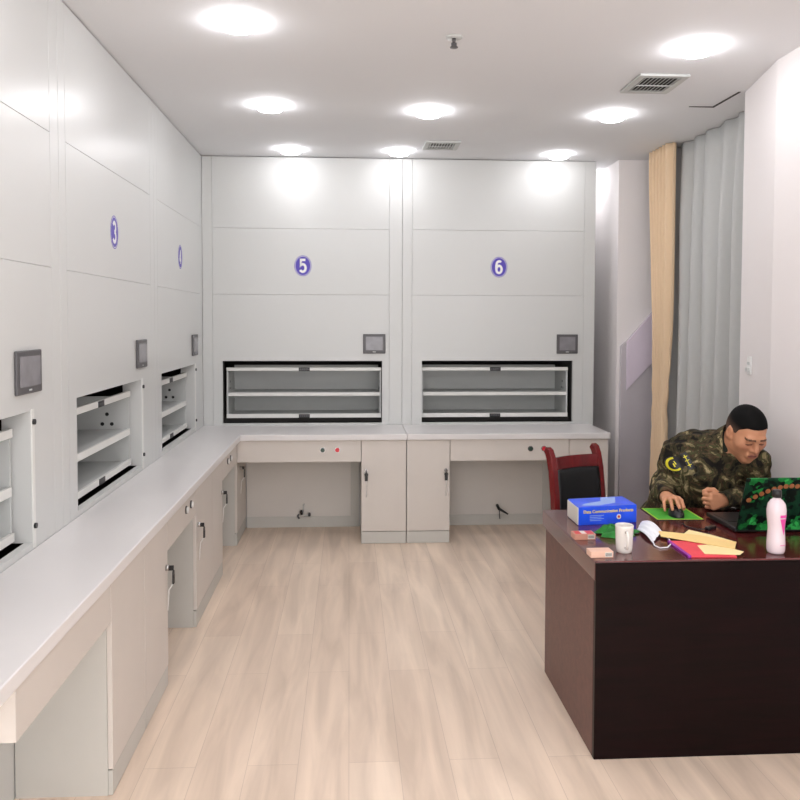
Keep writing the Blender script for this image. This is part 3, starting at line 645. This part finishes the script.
# ------------------------------------------------------------------ SDF sculpting (numpy) for the seated man
class Field:
    def __init__(s, lo, hi, h):
        s.lo = np.array(lo, float); s.h = h; s.n = np.ceil((np.array(hi) - s.lo) / h).astype(int) + 1
        s.D = np.full(s.n, 0.08, np.float32)
    def sub(s, lo, hi):
        i0 = np.maximum(0, np.floor((np.array(lo) - s.lo) / s.h).astype(int)); i1 = np.minimum(s.n, np.ceil((np.array(hi) - s.lo) / s.h).astype(int) + 1)
        sl = tuple(slice(a, b) for a, b in zip(i0, i1))
        g = [(s.lo[k] + s.h * np.arange(i0[k], max(i0[k], i1[k]))).astype(np.float32) for k in range(3)]
        return sl, np.meshgrid(*g, indexing='ij', sparse=True)
    def comb(s, sl, d, k, op):
        if d.size == 0: return
        A = s.D[sl]
        if op == 'u':
            h = np.maximum(k - np.abs(A - d), 0) / k; s.D[sl] = np.minimum(A, d) - h * h * k * 0.25
        else:
            d = -d; h = np.maximum(k - np.abs(A - d), 0) / k; s.D[sl] = np.maximum(A, d) + h * h * k * 0.25
    def cap(s, a, b, ra, rb=None, k=0.02, op='u'):
        a = np.array(a, float); b = np.array(b, float); rb = ra if rb is None else rb; r = max(ra, rb) + k + 0.02
        sl, (X, Y, Z) = s.sub(np.minimum(a, b) - r, np.maximum(a, b) + r)
        ab = b - a; L = max(ab @ ab, 1e-12)
        t = np.clip(((X - a[0]) * ab[0] + (Y - a[1]) * ab[1] + (Z - a[2]) * ab[2]) / L, 0, 1)
        d = np.sqrt((X - a[0] - t * ab[0]) ** 2 + (Y - a[1] - t * ab[1]) ** 2 + (Z - a[2] - t * ab[2]) ** 2) - (ra + (rb - ra) * t)
        s.comb(sl, d.astype(np.float32), k, op)
    def ell(s, c, r, R=None, k=0.02, op='u'):
        c = np.array(c, float); R = np.eye(3) if R is None else np.array(R); m = max(r) + k + 0.02
        sl, (X, Y, Z) = s.sub(c - m, c + m)
        X = X - c[0]; Y = Y - c[1]; Z = Z - c[2]
        q = [(X * R[0, i] + Y * R[1, i] + Z * R[2, i]) for i in range(3)]
        k0 = np.sqrt(sum((q[i] / r[i]) ** 2 for i in range(3))); k1 = np.sqrt(sum((q[i] / r[i] ** 2) ** 2 for i in range(3))) + 1e-6
        s.comb(sl, (k0 * (k0 - 1) / k1).astype(np.float32), k, op)
    def mesh(s):
        D = s.D; S = D < 0; n = D.shape
        c = np.zeros(tuple(x - 1 for x in n), np.int8)
        for dx in (0, 1):
            for dy in (0, 1):
                for dz in (0, 1): c += S[dx:n[0] - 1 + dx, dy:n[1] - 1 + dy, dz:n[2] - 1 + dz]
        act = (c > 0) & (c < 8); I = np.argwhere(act); idx = np.full(act.shape, -1, np.int32); idx[tuple(I.T)] = np.arange(len(I))
        P = np.zeros((len(I), 3)); C = np.zeros(len(I))
        cor = [(dx, dy, dz) for dx in (0, 1) for dy in (0, 1) for dz in (0, 1)]
        for a in cor:
            for b in cor:
                if sum(abs(p - q) for p, q in zip(a, b)) == 1 and a < b:
                    va = D[tuple((I + a).T)]; vb = D[tuple((I + b).T)]; m = (va < 0) != (vb < 0)
                    t = np.where(m, va / np.where(m, va - vb, 1), 0)[:, None]
                    P += np.where(m[:, None], np.array(a) + t * (np.array(b) - np.array(a)), 0); C += m
        V = s.lo + s.h * (I + P / C[:, None])
        Fs = []
        for ax in range(3):
            o = [(1, 2), (2, 0), (0, 1)][ax]
            A = S.take(range(n[ax] - 1), ax); B = S.take(range(1, n[ax]), ax); E = np.argwhere(A != B)
            E = E[(E[:, o[0]] > 0) & (E[:, o[1]] > 0) & (E[:, o[0]] < n[o[0]] - 1) & (E[:, o[1]] < n[o[1]] - 1)]
            ins = A[tuple(E.T)]
            def cell(du, dv):
                q = E.copy(); q[:, o[0]] += du; q[:, o[1]] += dv; return idx[tuple(q.T)]
            f = np.stack([cell(-1, -1), cell(0, -1), cell(0, 0), cell(-1, 0)], 1)
            f[~ins] = f[~ins][:, ::-1]; Fs.append(f)
        return V, np.concatenate(Fs)
def field_obj(name, fld, m, parent, colfn=None, smooth=1):
    V, Fc = fld.mesh()
    me = bpy.data.meshes.new(name); me.from_pydata(V.tolist(), [], Fc.tolist()); me.materials.append(MT[m])
    me.polygons.foreach_set('use_smooth', [True] * len(me.polygons))
    if colfn:
        at = me.color_attributes.new('Col', 'FLOAT_COLOR', 'POINT'); c = np.ones((len(V), 4), np.float32); c[:, :3] = colfn(V)
        at.data.foreach_set('color', c.ravel())
    o = link(name, me, parent)
    if smooth:
        md = o.modifiers.new('smooth', 'SMOOTH'); md.factor = 0.5; md.iterations = smooth
    return o, V, Fc

# --- skeleton
H = np.array([1.846, 3.625, 1.100])
th, ph, ro = math.radians(4), math.radians(30), math.radians(4)
Fv = np.array([math.sin(th) * math.cos(ph), -math.cos(th) * math.cos(ph), -math.sin(ph)])
Uv = np.array([math.sin(th) * math.sin(ph), -math.cos(th) * math.sin(ph), math.cos(ph)])
Lv = np.cross(Uv, Fv)
HR = np.stack([Lv, Fv, Uv], 1)          # local (left, front, up) -> world
hp = lambda l, f, u: H + HR @ np.array([l, f, u])
NB = np.array([1.785, 3.725, 1.022])
SR, SL = np.array([1.602, 3.80, 0.958]), np.array([1.905, 3.655, 0.955])
ER, EL = np.array([1.580, 3.90, 0.800]), np.array([1.965, 3.735, 0.790])
WR, WL = np.array([1.462, 3.605, 0.808]), np.array([1.722, 3.560, 0.802])
CH, BE, PE = np.array([1.735, 3.775, 0.90]), np.array([1.675, 3.92, 0.72]), np.array([1.625, 4.07, 0.535])

man = thing('person', 'man in camouflage uniform with short black hair seated at the desk using a mouse', 'person', (1.57, 4.09, 0))
man.location = (0, 0, 0)

# --- body (skin): one continuous surface
B = Field((1.30, 2.98, 0.0), (2.06, 4.32, 1.27), 0.0035)
def head(Fd, full=True):
    e = lambda l, f, u, r, k=0.02, op='u': Fd.ell(hp(l, f, u), r, HR, k, op)
    c = lambda a, b, ra, rb, k=0.012, op='u': Fd.cap(hp(*a), hp(*b), ra, rb, k, op)
    e(0, -0.010, 0.036, (0.077, 0.098, 0.084), 0.01)
    e(0, 0.026, -0.028, (0.066, 0.066, 0.074), 0.03)
    for s in (-1, 1):
        c((s * 0.052, -0.002, -0.052), (s * 0.016, 0.064, -0.090), 0.021, 0.019, 0.03)
        e(s * 0.043, 0.054, -0.016, (0.025, 0.027, 0.026), 0.03)
    e(0, 0.072, -0.092, (0.022, 0.020, 0.017), 0.02)
    c((-0.034, 0.082, 0.026), (0.034, 0.082, 0.026), 0.013, 0.013, 0.018)
    for s in (-1, 1): e(s * 0.031, 0.098, 0.006, (0.017, 0.013, 0.011), 0.014, 's')
    c((0, 0.090, 0.016), (0, 0.110, -0.024), 0.0075, 0.0115, 0.012)
    for s in (-1, 1): e(s * 0.0125, 0.098, -0.027, (0.0075, 0.010, 0.007), 0.008)
    for s in (-1, 1): e(s * 0.031, 0.079, 0.005, (0.0155, 0.0125, 0.0115), 0.005)
    e(0, 0.084, -0.058, (0.026, 0.016, 0.022), 0.015)
    c((-0.020, 0.091, -0.0545), (0.020, 0.091, -0.0545), 0.005, 0.005, 0.008); c((0, 0.096, -0.0545), (0, 0.0965, -0.0545), 0.006, 0.006, 0.01)
    c((-0.017, 0.091, -0.066), (0.017, 0.091, -0.066), 0.006, 0.006, 0.008)
    c((-0.023, 0.100, -0.0600), (0.023, 0.100, -0.0600), 0.0022, 0.0022, 0.005, 's')
    for s in (-1, 1):
        e(s * 0.079, -0.012, 0.000, (0.009, 0.020, 0.032), 0.008)
        e(s * 0.087, -0.008, 0.002, (0.006, 0.010, 0.018), 0.006, 's')
        e(s * 0.074, 0.004, -0.020, (0.008, 0.010, 0.012), 0.008)
head(B)
B.cap(hp(0, -0.025, -0.045), NB, 0.058, 0.064, 0.03)
B.ell(CH, (0.155, 0.095, 0.13), k=0.05); B.cap(CH, BE, 0.105, 0.10, 0.05); B.cap(BE, PE, 0.10, 0.12, 0.05)
B.cap(SR, SL, 0.05, 0.05, 0.05)
for S_, E_, W_ in ((SR, ER, WR), (SL, EL, WL)):
    B.cap(S_, E_, 0.046, 0.038, 0.03); B.cap(E_, W_, 0.038, 0.026, 0.02)
KR, KL = np.array([1.42, 3.64, 0.52]), np.array([1.70, 3.61, 0.52])
AR, AL = np.array([1.42, 3.68, 0.09]), np.array([1.72, 3.66, 0.09])
for s, K, A in ((-1, KR, AR), (1, KL, AL)):
    hip = PE + np.array([s * 0.09, 0, -0.02])
    B.cap(hip, K, 0.075, 0.052, 0.03); B.cap(K, A, 0.05, 0.034, 0.02); B.cap(A + [0, 0, -0.045], A + [0, -0.15, -0.055], 0.035, 0.028, 0.02)
# hands: (d along fingers, s towards thumb, n towards back of hand)
def hand(Fd, W, d, s, chains, thumb, palm_r=0.0155):
    d = np.array(d, float); d /= np.linalg.norm(d); s = np.array(s, float); s -= d * (s @ d); s /= np.linalg.norm(s)
    nrm = np.cross(d, s)
    return d, s, nrm
def build_hand(Fd, W, d, s, n, chains, thumb):
    g = lambda p: W + p[0] * d + p[1] * s + p[2] * n
    kn = [c[0] for c in chains]
    Fd.cap(W, g((0.02, 0, 0)), 0.026, 0.027, 0.012)
    for kx in kn:
        Fd.cap(g((0.014, kx[1] * 0.5, 0.0)), g(kx), 0.0165, 0.0125, 0.010)
    Fd.cap(g((0.02, 0.012, -0.006)), g((0.05, 0.030, -0.010)), 0.016, 0.013, 0.012)
    rr = (0.0098, 0.0098, 0.0092, 0.0082)
    for c_, r in zip(chains, rr):
        for i in range(len(c_) - 1): Fd.cap(g(c_[i]), g(c_[i + 1]), r * (1 - 0.07 * i), r * (1 - 0.07 * (i + 1)), 0.0035)
    for i in range(len(thumb) - 1): Fd.cap(g(thumb[i]), g(thumb[i + 1]), 0.0135 - 0.0018 * i, 0.0118 - 0.0016 * i, 0.006)
    return g
dR = np.array([-0.10, -0.995, 0.0]); dR /= np.linalg.norm(dR); nR = np.array([0, 0.0, 1.0]); sR = np.array([0.995, -0.10, 0]); sR /= np.linalg.norm(sR)
chR = [[(0.088, 0.030, 0.012), (0.122, 0.031, 0.012), (0.146, 0.029, 0.000), (0.163, 0.027, -0.010)],
       [(0.092, 0.009, 0.016), (0.130, 0.008, 0.016), (0.156, 0.007, 0.002), (0.174, 0.007, -0.009)],
       [(0.087, -0.012, 0.012), (0.122, -0.016, 0.010), (0.146, -0.018, -0.006), (0.160, -0.019, -0.020)],
       [(0.078, -0.031, 0.004), (0.104, -0.040, -0.002), (0.122, -0.043, -0.016), (0.134, -0.044, -0.030)]]
thR = [(0.025, 0.022, -0.006), (0.060, 0.046, -0.014), (0.092, 0.048, -0.024), (0.112, 0.044, -0.028)]
WRh = WR + np.array([0, 0, 0.0])
gR = build_hand(B, WRh, dR, sR, nR, chR, thR)
dL = np.array([-0.97, -0.24, -0.02]); dL /= np.linalg.norm(dL); sL = np.array([0, 0.1, 1.0]); sL -= dL * (sL @ dL); sL /= np.linalg.norm(sL); nL = np.cross(sL, dL); nL = nL if nL[1] < 0 else -nL
chL = []
for s_, dk_ in ((0.030, 0.080), (0.010, 0.085), (-0.010, 0.081), (-0.029, 0.073)):
    chL.append([(dk_, s_, 0.006), (dk_ + 0.010, s_ * 0.98, -0.030), (dk_ - 0.014, s_ * 0.95, -0.044), (dk_ - 0.030, s_ * 0.95, -0.030)])
thL = [(0.022, 0.022, -0.012), (0.048, 0.046, -0.018), (0.072, 0.050, -0.024), (0.090, 0.044, -0.032)]
gL = build_hand(B, WL, dL, sL, nL, chL, thL)
SK = np.array(lin((200, 142, 108))[:3]); LIP = np.array(lin((172, 104, 92))[:3]); BRW = np.array(lin((38, 28, 24))[:3]); BLUSH = np.array(lin((196, 128, 104))[:3])
def skin_col(V):
    c = np.tile(SK, (len(V), 1)); q = (V - H) @ HR
    l, f, u = np.abs(q[:, 0]), q[:, 1], q[:, 2]
    def blend(w, col):
        w = np.clip(w, 0, 1)[:, None]; c[:] = c * (1 - w) + col * w
    inh = (np.abs(q) < 0.14).all(1)
    blend(inh * np.exp(-((l - 0.045) / 0.02) ** 2 - ((u + 0.02) / 0.02) ** 2) * (f > 0.04) * 0.5, BLUSH)
    blend(inh * np.exp(-(l / 0.012) ** 2 - ((u + 0.024) / 0.012) ** 2) * (f > 0.09) * 0.6, BLUSH)
    blend(inh * (f > 0.07) * (np.hypot(l / 0.024, (u + 0.060) / 0.011) < 1) * 0.85, LIP)
    blend(inh * (f > 0.07) * (np.hypot(l / 0.022, (u + 0.060) / 0.0022) < 1) * 0.8, BRW)
    # eyebrows and eyes
    bl = 0.0285 + 0.10 * np.clip(l - 0.014, 0, 0.018) - 0.16 * np.clip(l - 0.036, 0, 1)
    blend(inh * (f > 0.05) * (l > 0.011) * (l < 0.052) * (np.abs(u - bl) < 0.0042) * 0.85, BRW)
    eye = np.hypot((l - 0.031) / 0.0150, (u - 0.002) / 0.0042)
    blend(inh * (f > 0.06) * (eye < 1.0) * 0.92, BRW)
    blend(inh * (f > 0.06) * np.exp(-((l - 0.031) / 0.018) ** 2 - ((u - 0.004) / 0.012) ** 2) * 0.35, BLUSH * 0.6)
    # slightly darker lower face
    blend(inh * (f > 0.0) * (u < -0.07) * 0.12, BRW)
    # shade nails slightly paler
    return c
body, Vb, Fb = field_obj('body', B, 'skin', man, skin_col, 1)
del B

# --- hair
Hf = Field(H - 0.15, H + 0.16, 0.003)
Hf.ell(hp(0, -0.012, 0.042), (0.0800, 0.1010, 0.0890), HR, 0.01)
Hf.ell(hp(0, -0.04, 0.005), (0.073, 0.068, 0.075), HR, 0.02)
sl, (X, Y, Z) = Hf.sub(H - 0.2, H + 0.2)
q = [((X - H[0]) * HR[0, i] + (Y - H[1]) * HR[1, i] + (Z - H[2]) * HR[2, i]) for i in range(3)]
hl = np.interp(q[1], [-0.11, -0.06, -0.035, -0.022, 0.006, 0.022, 0.034, 0.06, 0.085], [-0.050, -0.045, 0.010, 0.034, 0.026, -0.006, 0.046, 0.072, 0.076])
Hf.D = np.maximum(Hf.D, (hl - q[2]).astype(np.float32) * 0.7)
HC = np.array(lin((12, 11, 11))[:3])
def hair_col(V):
    q = (V - H) @ HR; w = np.clip((q[:, 2] - 0.022) / 0.045, 0, 1)[:, None]
    w = np.maximum(w, np.clip((q[:, 1] - 0.05) / 0.02, 0, 1)[:, None])
    return np.array(lin((92, 74, 64))[:3]) * (1 - w) + HC * w
hair, _, _ = field_obj('hair', Hf, 'hair', man, hair_col, 2)
hair['label'] = 'short black hair faded at the sides'

# --- undershirt seen at the neck
U = Field(NB - 0.16, NB + 0.16, 0.004)
na = (hp(0, -0.025, -0.045) - NB); na /= np.linalg.norm(na)
U.cap(NB - na * 0.02, NB + na * 0.022, 0.074, 0.068, 0.02)
field_obj('undershirt', U, 'tshirt', man, None, 1)

# --- jacket
J = Field((1.36, 3.42, 0.42), (2.075, 4.36, 1.17), 0.005)
J.ell(CH + [-0.01, 0.01, 0.01], (0.190, 0.130, 0.165), k=0.05)
J.ell(CH + [-0.035, 0.06, 0.06], (0.150, 0.110, 0.125), k=0.05)
J.cap(CH, BE, 0.145, 0.138, 0.06); J.cap(BE, PE, 0.138, 0.140, 0.06)
J.cap(NB + [-0.01, 0.02, -0.005], SR + [0.02, 0.0, 0.02], 0.070, 0.072, 0.05); J.cap(NB + [0.0, 0.01, -0.02], SL + [-0.01, 0, 0.008], 0.065, 0.064, 0.05)
J.cap(SR, ER, 0.080, 0.068, 0.04); J.cap(ER, WR + [0, 0.055, 0.004], 0.068, 0.046, 0.02)
J.cap(SL, EL, 0.072, 0.062, 0.03); J.cap(EL, WL + [0.045, 0.012, 0.004], 0.062, 0.043, 0.02)
# cuffs
cr = (WR - ER) / np.linalg.norm(WR - ER); cL = (WL - EL) / np.linalg.norm(WL - EL)
J.cap(WR - cr * 0.055, WR - cr * 0.015, 0.044, 0.042, 0.006); J.cap(WL - cL * 0.04, WL + cL * 0.022, 0.043, 0.041, 0.006)
# chest pocket flaps
J.ell(CH + [-0.075, -0.125, -0.005], (0.055, 0.02, 0.035), k=0.012)
# folds
sl, (X, Y, Z) = J.sub((0, 0, 0), (9, 9, 9))
J.D = J.D + (0.0045 * np.sin(52 * Z + 18 * X + 3 * np.sin(17 * Y + 11 * X)) * np.sin(23 * Y - 14 * X + 2 * np.sin(31 * Z)) + 0.0030 * np.sin(70 * X + 40 * Z + 2 * np.sin(40 * Y)) ).astype(np.float32)
for j in range(4):   # sleeve creases at the elbows
    t_ = 0.78 + 0.09 * j
    c_ = SR * (1 - t_) + ER * t_ if t_ < 1 else ER
    J.cap(c_ + [-0.08, -0.05, -0.01], c_ + [0.07, -0.06, 0.02], 0.006, 0.006, 0.016, 's')
J.cap(NB - na * 0.10, NB + na * 0.09, 0.071, 0.068, 0.01, 's')
for (S_, W_, c_) in ((ER, WR, cr), (EL, WL, cL)): J.cap(W_ + c_ * 0.012, W_ + c_ * 0.06, 0.034, 0.034, 0.004, 's')
jk, Vj, Fj = field_obj('jacket', J, 'camo', man, None, 1)
# collar
bvh = BVHTree.FromPolygons([Vector(v) for v in Vj], [tuple(f) for f in Fj])
e1 = np.cross(na, [0, 1, 0.2]); e1 /= np.linalg.norm(e1); e2 = np.cross(na, e1)
fd_ = Fv - na * (Fv @ na); fd_ /= np.linalg.norm(fd_); ld_ = np.cross(na, fd_)
def collar(u, v):
    q = -PI + 0.42 + (2 * PI - 0.84) * u        # gap at the throat
    dr = -fd_ * math.cos(q) + ld_ * math.sin(q)
    open_ = abs(2 * u - 1) ** 3
    r = 0.078 + 0.008 * v + 0.022 * open_ * v - 0.004 * v * v
    hgt = -0.030 + v * (0.098 - 0.040 * open_)
    return tuple(NB + na * (hgt - 0.025 * open_) + dr * r)
MB().grid(48, 8, collar).build('collar', 'camo', jk, solid=0.006)
# sleeve emblem on the right upper arm
def onj(p, dirv, off=0.003):
    o_ = Vector(p); h_ = bvh.ray_cast(o_, Vector(dirv)); return (h_[0] + h_[1] * off, h_[1]) if h_[0] else (o_, Vector((0, -1, 0)))
pc = np.array([1.548, 3.55, 0.940]); dv = np.array([0.02, 1.0, 0.0])
def emb(fn, off, nu, nv):
    m = MB(); m.grid(nu, nv, lambda u, v: tuple(onj(pc + np.array([fn(u, v)[0], 0, fn(u, v)[1]]), dv, off)[0])); return m
def rotp(x, z, a=0.45): return (x * math.cos(a) - z * math.sin(a), x * math.sin(a) + z * math.cos(a))
disc = lambda r, sx=0.0: (lambda u, v: rotp(sx + r * v * math.cos(2 * PI * u), r * v * math.sin(2 * PI * u)))
ringf = lambda r0_, r1_, a0_, a1_: (lambda u, v: rotp((r0_ + (r1_ - r0_) * v) * math.cos(a0_ + (a1_ - a0_) * u), (r0_ + (r1_ - r0_) * v) * math.sin(a0_ + (a1_ - a0_) * u)))
pt = emb(disc(0.036), 0.0045, 28, 8).build('arm_patch', 'black', jk)
emb(ringf(0.0235, 0.0315, PI * 0.42, PI * 1.62), 0.0065, 28, 3).build('crescent', 'emblem', pt)
rect = lambda x0, x1, z0, z1: (lambda u, v: rotp(x0 + (x1 - x0) * u, z0 + (z1 - z0) * v))
emb(rect(-0.009, -0.004, -0.012, 0.004), 0.0065, 2, 6).build('stitched_mark', 'emblem', pt); emb(rect(0.000, 0.004, -0.004, 0.014), 0.0065, 2, 6).build('stitched_mark', 'emblem', pt)
pt2 = emb(rect(0.036, 0.064, -0.040, 0.036), 0.004, 8, 14).build('arm_badge', 'black', jk)
emb(rect(0.047, 0.050, -0.030, 0.028), 0.0055, 2, 12).build('stitched_mark', 'emblem', pt2)
for z in (-0.022, 0.0, 0.018): emb(rect(0.041, 0.058, z, z + 0.003), 0.0055, 5, 2).build('stitched_mark', 'emblem', pt2)

# --- trousers and boots
Tr = Field((1.28, 3.46, 0.06), (1.90, 4.32, 0.74), 0.008)
Tr.ell(PE + [0, 0.0, -0.01], (0.17, 0.14, 0.13), k=0.05)
for s, K, A in ((-1, KR, AR), (1, KL, AL)):
    Tr.cap(PE + np.array([s * 0.09, 0, -0.02]), K, 0.092, 0.072, 0.04); Tr.cap(K, A + [0, 0, 0.05], 0.07, 0.058, 0.03)
field_obj('trousers', Tr, 'camo', man, None, 2)
for A in (AR, AL):
    Bt = Field(A - [0.09, 0.26, 0.09], A + [0.09, 0.12, 0.16], 0.006)
    Bt.cap(A + [0, 0.01, 0.10], A + [0, 0.01, -0.03], 0.048, 0.048, 0.02); Bt.cap(A + [0, 0.02, -0.048], A + [0, -0.16, -0.052], 0.042, 0.038, 0.02)
    sl, (X, Y, Z) = Bt.sub((0, 0, 0), (9, 9, 9)); Bt.D = np.maximum(Bt.D, (0.002 - Z).astype(np.float32) + 0 * X + 0 * Y)
    field_obj('boot', Bt, 'boot', man, None, 1)

# ------------------------------------------------------------------ world and colour
w = bpy.data.worlds.new('room_ambient'); scene.world = w; w.use_nodes = True
w.node_tree.nodes['Background'].inputs[0].default_value = (1.0, 0.985, 0.985, 1); w.node_tree.nodes['Background'].inputs[1].default_value = 2.05
scene.view_settings.view_transform = 'Standard'; scene.view_settings.look = 'None'
scene.view_settings.exposure = 0.62
